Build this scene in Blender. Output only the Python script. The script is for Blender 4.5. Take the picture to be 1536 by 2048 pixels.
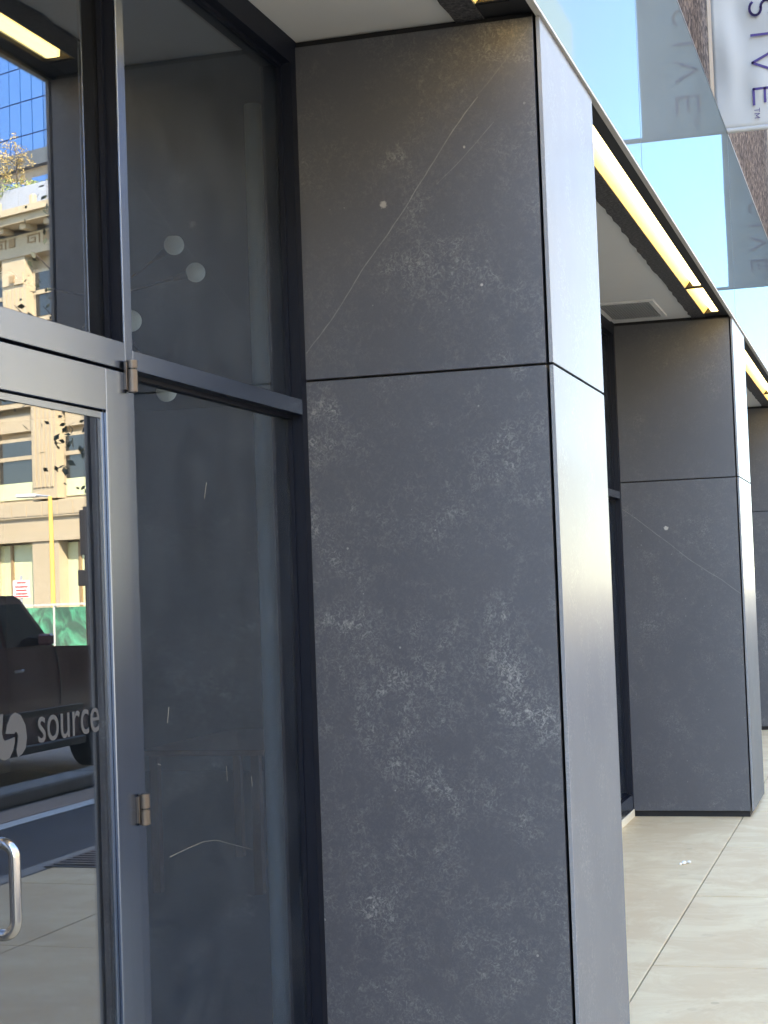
import bpy, bmesh, math, random
from mathutils import Vector, Matrix
random.seed(7)
S = bpy.context.scene
for o in list(bpy.data.objects): bpy.data.objects.remove(o)
COL = S.collection
R = math.radians

# ------------------------------------------------------------------ camera
FPX, YAW, PIT, ROL, YC, HC = 3399.2, .28988, .04536, -.03564, .9331, 1.55
cam = bpy.data.cameras.new('camera'); co = bpy.data.objects.new('camera', cam); COL.objects.link(co)
fw = Vector((math.cos(PIT)*math.cos(YAW), math.cos(PIT)*math.sin(YAW), math.sin(PIT)))
r0 = Vector((math.sin(YAW), -math.cos(YAW), 0)); u0 = r0.cross(fw)
r2 = math.cos(ROL)*r0 + math.sin(ROL)*u0; u2 = -math.sin(ROL)*r0 + math.cos(ROL)*u0
M = Matrix((r2, u2, -fw)).transposed().to_4x4(); M.translation = Vector((0, -YC, HC))
co.matrix_world = M
cam.sensor_fit = 'HORIZONTAL'; cam.sensor_width = 36; cam.lens = 36*FPX/1536
cam.clip_start = .05; cam.clip_end = 2000
S.camera = co
S.render.resolution_x, S.render.resolution_y = 768, 1024

# ------------------------------------------------------------------ light
SUN_EL = R(41); sunv = Vector((-.85*math.cos(SUN_EL), .527*math.cos(SUN_EL), math.sin(SUN_EL))).normalized()
w = bpy.data.worlds.new('World'); S.world = w; w.use_nodes = True
nt = w.node_tree; bgn = nt.nodes['Background']
sky = nt.nodes.new('ShaderNodeTexSky'); sky.sky_type = 'NISHITA'; sky.sun_disc = False
sky.sun_elevation = SUN_EL; sky.sun_rotation = math.atan2(sunv.x, sunv.y)
sky.altitude = 1600; sky.air_density = 1.0; sky.dust_density = .15; sky.ozone_density = 1.3
nt.links.new(sky.outputs[0], bgn.inputs[0]); bgn.inputs[1].default_value = .10
sl = bpy.data.lights.new('sun', 'SUN'); sl.energy = 2.2; sl.angle = R(.53); sl.color = (1, .93, .82)
so = bpy.data.objects.new('sun', sl); COL.objects.link(so); so.location = sunv*60
so.rotation_euler = (-sunv).to_track_quat('-Z', 'Y').to_euler()
S.view_settings.view_transform = 'Standard'; S.view_settings.look = 'None'
S.view_settings.exposure = 4.1; S.view_settings.gamma = 1
S.view_settings.use_white_balance = True; S.view_settings.white_balance_temperature = 7550; S.view_settings.white_balance_tint = 10
S.render.engine = 'CYCLES'
S.cycles.max_bounces = 10; S.cycles.glossy_bounces = 6; S.cycles.transparent_max_bounces = 12
S.cycles.caustics_reflective = False; S.cycles.caustics_refractive = False

# ------------------------------------------------------------------ node helpers
class N:
    def __init__(s, name):
        s.m = bpy.data.materials.new(name); s.m.use_nodes = True; s.t = s.m.node_tree
        s.b = s.t.nodes['Principled BSDF']; s.out = s.t.nodes['Material Output']
    def n(s, ty, **k):
        a = s.t.nodes.new('ShaderNode'+ty)
        for q, v in k.items():
            if q in a.inputs.keys() if isinstance(q, str) else False: s.set(a, q, v)
            else: setattr(a, q, v)
        return a
    def set(s, a, key, v):
        i = a.inputs[key]
        if isinstance(v, bpy.types.NodeSocket): s.t.links.new(v, i)
        else: i.default_value = v
    def pos(s): return s.n('NewGeometry').outputs['Position']
    def math(s, op, a, b=None, clamp=False):
        q = s.n('Math', operation=op, use_clamp=clamp); s.set(q, 0, a)
        if b is not None: s.set(q, 1, b)
        return q.outputs[0]
    def vmath(s, op, a, b=None):
        q = s.n('VectorMath', operation=op); s.set(q, 0, a)
        if b is not None: s.set(q, 1, b)
        return q.outputs[0]
    def noise(s, vec, scale, detail=4, rough=.55, dist=0):
        q = s.n('TexNoise'); s.set(q, 'Vector', vec); s.set(q, 'Scale', scale); s.set(q, 'Detail', detail)
        s.set(q, 'Roughness', rough); s.set(q, 'Distortion', dist); return q.outputs[0]
    def ramp(s, fac, pts):
        q = s.n('ValToRGB'); s.set(q, 0, fac); e = q.color_ramp.elements
        while len(e) < len(pts): e.new(.5)
        for el, (p, c) in zip(e, pts):
            el.position = p; el.color = (c, c, c, 1) if isinstance(c, (int, float)) else (*c, 1)
        return q.outputs[0]
    def mix(s, f, a, b, blend='MIX'):
        q = s.n('MixRGB', blend_type=blend); s.set(q, 0, f)
        for i, v in ((1, a), (2, b)): s.set(q, i, v if isinstance(v, bpy.types.NodeSocket) else (*v, 1))
        return q.outputs[0]
    def bump(s, h, strength=.2, dist=.01):
        q = s.n('Bump'); s.set(q, 'Strength', strength); s.set(q, 'Distance', dist); s.set(q, 'Height', h)
        s.t.links.new(q.outputs[0], s.b.inputs['Normal'])
    def P(s, **k):
        for a, v in k.items():
            a = a.replace('_', ' ')
            if a == 'Base Color' and not isinstance(v, bpy.types.NodeSocket): v = (*v, 1) if len(v) == 3 else v
            s.set(s.b, a, v)
        return s
def plain(name, c, rough=.6, metal=0, var=.12, scale=9, ior=1.5, bump=0):
    q = N(name); p = q.pos(); f = q.noise(p, scale, 5)
    q.P(Base_Color=q.mix(f, tuple(x*(1-var) for x in c), tuple(min(1, x*(1+var)) for x in c)),
        Roughness=q.math('MULTIPLY_ADD', f, .1) if 0 else rough, Metallic=metal, IOR=ior)
    if bump: q.bump(q.noise(p, scale*12, 4), bump, .004)
    return q.m

# ------------------------------------------------------------------ mesh helpers
def link(name, me, mat, parent=None, keep=True):
    o = bpy.data.objects.new(name, me); COL.objects.link(o)
    if mat is not None and len(me.materials) == 0: me.materials.append(mat)
    if parent is not None:
        o.parent = parent
        if keep:
            top = parent
            while top.parent: top = top.parent
            if parent is top: o.matrix_parent_inverse = Matrix.Translation(-top.location)
    return o
def thing(name, label, cat, loc=(0, 0, 0), group=None, rot=0):
    o = bpy.data.objects.new(name, None); COL.objects.link(o); o.location = loc; o.rotation_euler = (0, 0, rot)
    o.empty_display_size = .1; o['label'] = label; o['category'] = cat
    if group: o['group'] = group
    return o
def tag(o, label, cat, group=None):
    o['label'] = label; o['category'] = cat
    if group: o['group'] = group
    return o
def structure(o): o['kind'] = 'structure'; return o
class B:
    """collects shapes in one bmesh"""
    def __init__(s): s.bm = bmesh.new()
    def box(s, x0, x1, y0, y1, z0, z1, bev=0, seg=1):
        g = bmesh.ops.create_cube(s.bm, size=1)
        v = g['verts']
        bmesh.ops.scale(s.bm, vec=(abs(x1-x0), abs(y1-y0), abs(z1-z0)), verts=v)
        bmesh.ops.translate(s.bm, vec=((x0+x1)/2, (y0+y1)/2, (z0+z1)/2), verts=v)
        if bev:
            es = list({e for q in v for e in q.link_edges})
            bmesh.ops.bevel(s.bm, geom=es, offset=bev, segments=seg, affect='EDGES', profile=.5)
        return s
    def cyl(s, a, b, r, r2=None, n=16, cap=True):
        a, b = Vector(a), Vector(b); d = b-a
        g = bmesh.ops.create_cone(s.bm, cap_ends=cap, segments=n, radius1=r, radius2=r if r2 is None else r2, depth=d.length)
        m = Matrix.Translation((a+b)/2) @ d.to_track_quat('Z', 'Y').to_matrix().to_4x4()
        bmesh.ops.transform(s.bm, matrix=m, verts=g['verts']); return s
    def tube(s, pts, r, n=12):
        pts = [Vector(p) for p in pts]; rings = []
        for i, p in enumerate(pts):
            t = (pts[min(i+1, len(pts)-1)]-pts[max(i-1, 0)]).normalized()
            q = t.to_track_quat('Z', 'Y'); rr = r[i] if isinstance(r, (list, tuple)) else r
            rings.append([s.bm.verts.new(p+q@Vector((rr*math.cos(k*2*math.pi/n), rr*math.sin(k*2*math.pi/n), 0))) for k in range(n)])
        for a, b in zip(rings, rings[1:]):
            off = min(range(n), key=lambda k: sum((a[j].co-b[(j+k) % n].co).length for j in range(0, n, 3)))
            for k in range(n): s.bm.faces.new((a[k], a[(k+1) % n], b[(k+1+off) % n], b[(k+off) % n]))
        s.bm.faces.new(rings[0][::-1]); s.bm.faces.new(rings[-1]); return s
    def sph(s, c, r, n=20, sc=(1, 1, 1)):
        g = bmesh.ops.create_uvsphere(s.bm, u_segments=n, v_segments=n//2, radius=r)
        bmesh.ops.scale(s.bm, vec=sc, verts=g['verts']); bmesh.ops.translate(s.bm, vec=c, verts=g['verts']); return s
    def prism(s, pts, axis, a, b):
        """polygon pts (2d) extruded along axis between a and b. axis 'y': pts are (x,z); 'x': (y,z); 'z': (x,y)"""
        def mk(p, t):
            if axis == 'y': return (p[0], t, p[1])
            if axis == 'x': return (t, p[0], p[1])
            return (p[0], p[1], t)
        A = [s.bm.verts.new(mk(p, a)) for p in pts]; C = [s.bm.verts.new(mk(p, b)) for p in pts]
        n = len(pts)
        s.bm.faces.new(A); s.bm.faces.new(C[::-1])
        for i in range(n): s.bm.faces.new((A[i], C[i], C[(i+1) % n], A[(i+1) % n]))
        return s
    def quad(s, *p): s.bm.faces.new([s.bm.verts.new(q) for q in p]); return s
    def mesh(s, name, smooth=False, bev=0, seg=2):
        if bev: bmesh.ops.bevel(s.bm, geom=list(s.bm.edges), offset=bev, segments=seg, affect='EDGES', profile=.5)
        bmesh.ops.recalc_face_normals(s.bm, faces=s.bm.faces)
        me = bpy.data.meshes.new(name); s.bm.to_mesh(me); s.bm.free()
        if smooth:
            for p in me.polygons: p.use_smooth = True
            try: me.set_sharp_from_angle(angle=R(40))
            except Exception: pass
        return me
    def obj(s, name, mat, parent=None, smooth=False, bev=0, seg=2, keep=True):
        return link(name, s.mesh(name, smooth, bev, seg), mat, parent, keep)

# ------------------------------------------------------------------ materials
def stone(name, veins=(), chips=(), tone=1.0, flake=1.0, rough=.42):
    """dark porcelain stone: soft clouds, clustered pale flakes, thin pale veins given as ((y0,z0),(y1,z1),wobble,width,strength)"""
    q = N(name); g = q.pos(); rnd = q.n('ObjectInfo').outputs['Random']
    off = q.n('CombineXYZ'); 
    for i, k in enumerate((37., 11., 23.)): q.set(off, i, q.math('MULTIPLY', rnd, k))
    p = q.vmath('ADD', g, off.outputs[0])
    cloud = q.noise(p, 1.7, 5, .6)
    cl2 = q.noise(p, 6.5, 4, .6, .4)
    fl = q.noise(p, 75, 3, .6, 1.6)
    fl2 = q.noise(p, 34, 4, .62, 2.2)
    mask = q.ramp(q.math('ADD', q.math('MULTIPLY', q.noise(p, 3.1, 3, .6, .5), .6), q.math('MULTIPLY', q.noise(p, 13, 3, .6, .6), .4)), [(.43, .06), (.55, .34), (.65, 1)])
    a = q.math('MULTIPLY', q.ramp(fl, [(.47, 0), (.66, 1)]), mask)
    b = q.math('MULTIPLY', q.ramp(fl2, [(.50, 0), (.70, 1)]), mask)
    tot = q.math('ADD', q.math('MULTIPLY', a, .5*flake), q.math('MULTIPLY', b, .55*flake), True)
    vo = q.n('TexVoronoi', feature='F1'); q.set(vo, 'Vector', p); q.set(vo, 'Scale', 26.)
    cellr = q.n('SeparateColor'); q.set(cellr, 0, vo.outputs['Color'])
    sp = q.math('MULTIPLY', q.math('LESS_THAN', q.math('ADD', vo.outputs['Distance'], q.math('MULTIPLY', q.math('SUBTRACT', fl, .5), .16)), q.math('MULTIPLY', cellr.outputs[1], .12)),
                q.math('GREATER_THAN', cellr.outputs[0], .92))
    tot = q.math('ADD', tot, q.math('MULTIPLY', sp, .5*flake), True)
    base = q.mix(cloud, (.042*tone, .0445*tone, .057*tone), (.082*tone, .084*tone, .099*tone))
    grain = q.noise(p, 260, 2)
    base = q.mix(q.math('MULTIPLY', grain, .5), base, (.095*tone, .097*tone, .11*tone))
    base = q.mix(tot, base, (.31, .305, .29))
    sep = q.n('SeparateXYZ'); q.set(sep, 0, g)
    for (y0, z0), (y1, z1), wob, wid, st in veins:
        dy, dz = y1-y0, z1-z0; L = math.hypot(dy, dz)
        yy = q.math('SUBTRACT', sep.outputs[1], y0); zz = q.math('SUBTRACT', sep.outputs[2], z0)
        u = q.math('ADD', q.math('MULTIPLY', yy, dy/L), q.math('MULTIPLY', zz, dz/L))
        v = q.math('SUBTRACT', q.math('MULTIPLY', yy, dz/L), q.math('MULTIPLY', zz, dy/L))
        cu = q.n('CombineXYZ'); q.set(cu, 0, u); q.set(cu, 1, y0*7+z0*3)
        wv = q.math('MULTIPLY', q.math('SUBTRACT', q.noise(cu.outputs[0], 3.0, 3, .45), .5), wob)
        dd = q.math('ABSOLUTE', q.math('SUBTRACT', v, wv))
        ln = q.ramp(q.math('DIVIDE', dd, wid), [(.25, 1), (1., 0)])
        ins = q.math('MULTIPLY', q.math('GREATER_THAN', u, 0), q.math('LESS_THAN', u, L))
        brk = q.ramp(q.noise(cu.outputs[0], 30, 3), [(.3, .35), (.6, 1)])
        base = q.mix(q.math('MULTIPLY', q.math('MULTIPLY', ln, ins), q.math('MULTIPLY', brk, st)), base, (.30, .29, .275))
    for (y0, z0), r, st in chips:
        cc = q.n('CombineXYZ'); q.set(cc, 1, q.math('SUBTRACT', sep.outputs[1], y0)); q.set(cc, 2, q.math('SUBTRACT', sep.outputs[2], z0))
        ln = q.n('VectorMath', operation='LENGTH'); q.set(ln, 0, cc.outputs[0])
        dd = q.math('ADD', ln.outputs['Value'], q.math('MULTIPLY', q.math('SUBTRACT', q.noise(g, 90, 3), .5), r*1.4))
        base = q.mix(q.math('MULTIPLY', q.ramp(q.math('DIVIDE', dd, r), [(.6, 1), (1., 0)]), st), base, (.42, .40, .37))
    q.P(Base_Color=base, Roughness=rough, IOR=1.5)
    q.bump(q.math('ADD', q.noise(p, 120, 3), q.math('MULTIPLY', tot, .4)), .06, .002)
    return q.m
def stone_front_sheen():
    q = N('stone_front_sheen'); g = q.pos(); q.t.nodes.remove(q.b)
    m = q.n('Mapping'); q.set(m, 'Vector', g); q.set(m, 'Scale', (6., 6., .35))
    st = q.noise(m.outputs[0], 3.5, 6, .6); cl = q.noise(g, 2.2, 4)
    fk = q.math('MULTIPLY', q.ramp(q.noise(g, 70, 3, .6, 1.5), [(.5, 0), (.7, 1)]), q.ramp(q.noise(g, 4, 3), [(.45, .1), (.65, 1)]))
    df = q.n('BsdfDiffuse'); q.set(df, 0, q.mix(fk, q.mix(cl, (.21, .215, .23), (.27, .275, .29)), (.34, .34, .34)))  # diffuse paler than the side stone, standing in for reflected light at grazing view
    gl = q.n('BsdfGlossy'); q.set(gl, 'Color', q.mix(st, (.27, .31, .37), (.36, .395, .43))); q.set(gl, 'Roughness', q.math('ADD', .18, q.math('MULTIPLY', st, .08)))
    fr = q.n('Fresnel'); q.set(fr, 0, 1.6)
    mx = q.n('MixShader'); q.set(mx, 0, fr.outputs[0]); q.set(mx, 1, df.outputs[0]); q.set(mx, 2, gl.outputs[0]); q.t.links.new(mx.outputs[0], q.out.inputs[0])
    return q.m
def granite():
    q = N('brown_granite'); p = q.pos()
    v1 = q.n('TexVoronoi'); q.set(v1, 'Vector', q.vmath('ADD', p, q.vmath('SCALE', q.n('TexNoise').outputs['Color']))); q.set(v1, 'Vector', p); q.set(v1, 'Scale', 30.)
    se = q.n('SeparateColor'); q.set(se, 0, v1.outputs['Color'])
    v2 = q.noise(p, 34, 4, .7, 1.)
    c = q.ramp(q.math('ADD', q.math('MULTIPLY', se.outputs[0], .5), q.math('MULTIPLY', v2, .5)),
               [(.25, (.018, .012, .012)), (.42, (.055, .038, .032)), (.58, (.12, .088, .07)), (.75, (.22, .165, .13))])
    q.P(Base_Color=c, Roughness=.85, IOR=1.25); return q.m
def concrete(name, c, streak=True, sc=1.):
    q = N(name); p = q.pos(); rnd = q.n('ObjectInfo').outputs['Random']
    m = q.n('Mapping'); q.set(m, 'Vector', p); q.set(m, 'Scale', (3.2, 1., 1.))
    st = q.noise(m.outputs[0], 1.6, 6, .62); a = q.noise(p, 1.3, 5, .6); b = q.noise(p, 90, 3)
    base = q.mix(a, tuple(x*.72 for x in c), tuple(min(.85, x*1.15) for x in c))
    if streak: base = q.mix(q.ramp(st, [(.40, .45), (.58, 0)]), base, tuple(x*.72 for x in (c[0], c[1]*.98, c[2]*.93)))
    base = q.mix(q.math('MULTIPLY', b, .35), base, tuple(x*.75 for x in c))
    blot = q.ramp(q.noise(p, 7, 3, .5), [(.66, 0), (.70, .45)])
    base = q.mix(blot, base, tuple(x*.6 for x in c))
    gv = q.n('TexVoronoi'); q.set(gv, 'Vector', p); q.set(gv, 'Scale', 3.3); gs = q.n('SeparateColor'); q.set(gs, 0, gv.outputs['Color'])
    gum = q.math('MULTIPLY', q.math('LESS_THAN', q.math('ADD', gv.outputs['Distance'], q.math('MULTIPLY', q.noise(p, 40, 2), .05)), .085), q.math('GREATER_THAN', gs.outputs[0], .62))
    base = q.mix(q.math('MULTIPLY', gum, .55), base, tuple(x*.42 for x in c))
    base = q.mix(q.ramp(q.noise(p, 2.6, 6, .7, .8), [(.44, .6), (.60, 0)]), base, (c[0]*.68, c[1]*.64, c[2]*.58))
    base = q.mix(q.math('MULTIPLY', rnd, .14), base, tuple(x*.7 for x in c))
    q.P(Base_Color=base, Roughness=.8); q.bump(q.math('ADD', b, st), .12, .004); return q.m
def glass(name, ior=1.75, tint=(.42, .45, .47), wav=.0, dirt=.05, rough=.0):
    q = N(name); q.t.nodes.remove(q.b); p = q.pos()
    bk = q.n('NewGeometry').outputs['Backfacing']
    fr = q.n('Fresnel'); q.set(fr, 0, q.math('ADD', q.math('MULTIPLY', q.math('SUBTRACT', 1., bk), ior), q.math('MULTIPLY', bk, 1/ior)))
    gl = q.n('BsdfGlossy'); q.set(gl, 'Roughness', rough); q.set(gl, 'Color', (.97, .98, 1, 1))
    tr = q.n('BsdfTransparent'); q.set(tr, 0, (*tint, 1))
    if wav:
        bp = q.n('Bump'); q.set(bp, 'Strength', wav); q.set(bp, 'Distance', .01); q.set(bp, 'Height', q.noise(p, 1.6, 1))
        q.t.links.new(bp.outputs[0], gl.inputs['Normal'])
    mx = q.n('MixShader'); q.set(mx, 0, fr.outputs[0]); q.set(mx, 1, tr.outputs[0]); q.set(mx, 2, gl.outputs[0])
    df = q.n('BsdfDiffuse'); q.set(df, 0, (.42, .49, .55, 1))
    m2 = q.n('MixShader')
    dn = q.math('MULTIPLY', q.ramp(q.noise(p, 5, 6, .65), [(.35, .25), (.75, 1)]), dirt)
    spk = q.math('MULTIPLY', q.ramp(q.noise(p, 75, 3, .6), [(.70, 0), (.78, 1)]), dirt*1.8)
    mp_ = q.n('Mapping'); q.set(mp_, 'Vector', p); q.set(mp_, 'Scale', (60., 60., 2.2))
    stk = q.math('MULTIPLY', q.ramp(q.noise(mp_.outputs[0], 1., 3, .6), [(.66, 0), (.74, 1)]), dirt*1.6)
    q.set(m2, 0, q.math('ADD', q.math('ADD', dn, spk), stk)); q.set(m2, 1, mx.outputs[0]); q.set(m2, 2, df.outputs[0])
    q.t.links.new(m2.outputs[0], q.out.inputs[0]); return q.m
def emit(name, c, st):
    q = N(name); q.P(Base_Color=c, Roughness=.4); q.set(q.b, 'Emission Color', (*c, 1)); q.set(q.b, 'Emission Strength', st); return q.m

X1, BAY, PW, G = 4.9295, 6.286, .915, .7723          # pier 1 near face, bay pitch, pier width, recess depth
ZJ, ZS, ZP, ZC = 2.198, 3.240, .040, 3.262           # panel joint, panel top, panel foot, ceiling
def py(x): return x
MAT = {
 'stone': stone('dark_flaked_stone'),
 'stone_up1': stone('dark_flaked_stone_veined', veins=[((.770, 2.285), (.20, 3.02), .05, .0027, .45), ((.2, 3.02), (.03, 3.2), .05, .0028, .15), ((.335, 2.765), (.15, 2.935), .03, .0024, .22)],
                    chips=[((.504, 2.721), .013, .6), ((.245, 2.87), .004, .5), ((.207, 2.449), .005, .7)], flake=.55, tone=.95),
 'stone_lo1': stone('dark_flaked_stone_spotted', flake=1.2),
 'stone_lo2': stone('dark_flaked_stone_thin_vein', veins=[((.77, 2.02), (.0, 1.42), .05, .0036, .4)], chips=[((.485, 1.885), .016, 1)], flake=.6),
 'stone_plain': stone('dark_stone_plain', flake=.35, tone=.95),
 'front': stone_front_sheen(),
 'granite': granite(),
 'slab': concrete('pale_concrete', (.85, .65, .405)),
 'joint': plain('sidewalk_joint_fill', (.07, .062, .055), .9),
 'kerb': concrete('kerb_concrete', (.33, .32, .30), False),
 'alu': None, 'black_frame': plain('black_frame_paint', (.004, .006, .013), .5, var=.2, ior=1.3),
 'black': plain('black_gasket', (.006, .007, .009), .35, var=.3),
 'backing': plain('black_backing', (.008, .008, .010), .7),
 'soffit': plain('white_soffit_paint', (.66, .655, .65), .75, var=.03, scale=3),
 'rough_band': None,
 'steel': plain('brushed_steel', (.45, .45, .46), .22, 1, .06, 40),
 'hinge': plain('bronze_hinge', (.12, .105, .095), .4, .9, .1, 60),
 'lens': emit('warm_lamp_lens', (1, .76, .32), .55),
 'reflector': plain('warm_reflector', (.85, .72, .38), .4, 0, .05),
 'vinyl': plain('frosted_vinyl', (.055, .058, .064), .6, 0, .05),
 'asphalt': concrete('asphalt', (.062, .062, .066), False),
 'road': concrete('pale_bounce_road', (.27, .26, .24), False),  # pale tone picked so the road bounces light up to soffit and piers
 'paint': plain('white_road_paint', (.62, .62, .58), .7, var=.2, scale=14),
 'buff': plain('buff_paving', (.36, .26, .19), .8, var=.2, scale=12),
 'banner': None, 'ink': plain('purple_ink', (.055, .035, .16), .7, var=.1),
 'wall_in': plain('interior_wall', (.06, .068, .08), .8), 'floor_in': plain('interior_floor', (.06, .058, .055), .5),
 'cream_col': plain('cream_painted_pipe', (.80, .74, .58), .6, var=.06, scale=20),
 'globe': emit('milk_glass', (.82, .75, .58), .006),
 'dark_metal': plain('dark_metal', (.03, .03, .034), .4, .5),
 'wood': plain('brown_wood', (.075, .038, .026), .5, var=.3, scale=14),
 'cap': plain('pale_fascia_cap', (.50, .48, .45), .5),
 'tan_stone': plain('tan_stone', (.26, .20, .13), .7, var=.2, scale=25, bump=.2),
}
q = N('anodised_aluminium'); p_ = q.pos(); m_ = q.n('Mapping'); q.set(m_, 'Vector', p_); q.set(m_, 'Scale', (40, 40, 1.2))
ns = q.noise(m_.outputs[0], 2, 4)
q.P(Base_Color=q.mix(ns, (.19, .24, .335), (.235, .285, .38)), Roughness=.24, Metallic=1.); MAT['alu'] = q.m
q = N('rough_dark_spray'); p_ = q.pos(); a_ = q.noise(p_, 70, 4, .7)
q.P(Base_Color=q.mix(q.ramp(a_, [(.4, 0), (.65, 1)]), (.02, .02, .024), (.10, .095, .10)), Roughness=.9); q.bump(a_, .6, .01); MAT['rough_band'] = q.m
q = N('white_banner_fabric'); p_ = q.pos(); a_ = q.noise(p_, 3, 4, .5, .6)
q.P(Base_Color=q.mix(a_, (.37, .37, .36), (.43, .43, .42)), Roughness=.65); MAT['banner'] = q.m
MAT['glass_fix'] = glass('storefront_glass', 1.5, (.70, .79, .90), .02, .036)
MAT['glass_door'] = glass('door_glass', 2.15, (.70, .74, .80), .02, .012)
q = N('fascia_glass'); p_ = q.pos(); q.t.nodes.remove(q.b)
fr_ = q.n('Fresnel'); q.set(fr_, 0, 1.5); gl_ = q.n('BsdfGlossy'); q.set(gl_, 'Roughness', .015); q.set(gl_, 'Color', (.155, .25, .295, 1))
bp_ = q.n('Bump'); q.set(bp_, 'Strength', .012); q.set(bp_, 'Distance', .02); q.set(bp_, 'Height', q.noise(p_, 1.2, 1)); q.t.links.new(bp_.outputs[0], gl_.inputs['Normal'])
df_ = q.n('BsdfDiffuse'); q.set(df_, 0, (.27, .295, .30, 1)); mx_ = q.n('MixShader'); q.set(mx_, 0, fr_.outputs[0]); q.set(mx_, 1, df_.outputs[0]); q.set(mx_, 2, gl_.outputs[0])
q.t.links.new(mx_.outputs[0], q.out.inputs[0]); MAT['fascia'] = q.m

# ------------------------------------------------------------------ ground
structure(B().box(-120, 420, -420, 120, -.60, -.165).obj('road', MAT['road']))
structure(B().box(-20, 70, -4.139, -2.861, -.164, -.158).obj('bike_lane', MAT['asphalt']))
sw = structure(B().box(-20, 70, -2.38, 6.2, -.155, -.012).obj('sidewalk', MAT['joint']))
gap = .0045
slab_xs = [6.92-1.53*k for k in range(12, 0, -1)] + [6.92+1.53*k for k in range(0, 30)]
def slab(x0, x1, y0, y1):
    B().box(x0+gap*1.7, x1-gap*1.7, y0+gap*.8, y1-gap*.8, -.10, random.uniform(-.0012, .0012), .002, 1).obj('slab', MAT['slab'], sw)
for a, b in zip(slab_xs, slab_xs[1:]):
    slab(a, b, -1.42, .075); slab(a, b, -2.36, -1.42)
for k in range(-2, 6):                      # recess floor between the piers, one long slab each
    xa = X1+k*BAY
    slab(xa-BAY+.002, xa+.002, .075, .80)
kb = structure(B().box(-20, 70, -2.53, -2.385, -.158, -.004, .012, 2).obj('kerb', MAT['kerb']))
structure(B().box(-20, 70, -2.86, -2.535, -.159, -.128).obj('gutter', MAT['kerb']))
structure(B().box(-20, 70, -4.30, -4.14, -.16, -.152).obj('lane_line', MAT['paint']))
structure(B().box(-20, 70, -4.68, -4.31, -.16, -.150).obj('buff_strip', MAT['buff']))
# drain grate set in the sidewalk edge
t = thing('drain_grate', 'black iron drain grate beside the kerb', 'grate', (9.3, -2.2, 0))
B().box(8.95, 9.9, -2.42, -2.0, .001, .006).obj('frame', MAT['black'], t)
for i in range(11): B().box(9.0+i*.08, 9.04+i*.08, -2.38, -2.04, .006, .014).obj('bar', MAT['dark_metal'], t)

# ------------------------------------------------------------------ piers
ordw = {0: 'behind the camera', 1: 'nearest and largest', 2: 'second', 3: 'third', 4: 'fourth'}
def pier(k):
    x0 = X1+(k-1)*BAY; x1 = x0+PW
    lab = {0: 'dark stone clad pier left of the glass entrance door',
           1: 'large dark flaked-stone pier beside the glass door, filling the middle',
           2: 'second dark stone pier beyond the large one, standing on pale concrete',
           3: 'third dark stone pier, a sliver at the right edge', 4: 'farthest dark stone pier along the row'}[k]
    t = thing('pier', lab, 'pier', (x0+PW/2, .4, 0), 'stone piers along the facade')
    B().box(x0+.028, x1-.028, .028, .871, 0.0, ZC+.02).obj('core', MAT['backing'], t)
    up, lo = {1: ('stone_up1', 'stone_lo1'), 2: ('stone_plain', 'stone_lo2')}.get(k, ('stone_plain', 'stone'))
    th = .02; g2 = .0035
    for nm, z0, z1, m in (('lower', ZP, ZJ-g2, lo), ('upper', ZJ+g2, ZS, up)):
        B().box(x0, x0+th, .022, G+.02, z0, z1, .0012).obj('side_panel', MAT[m], t)
        B().box(x1-th, x1, .022, G+.02, z0, z1, .0012).obj('side_panel', MAT['stone'], t)
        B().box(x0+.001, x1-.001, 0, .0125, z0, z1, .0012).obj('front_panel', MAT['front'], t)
    return t
for k in range(0, 5): pier(k)

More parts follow.
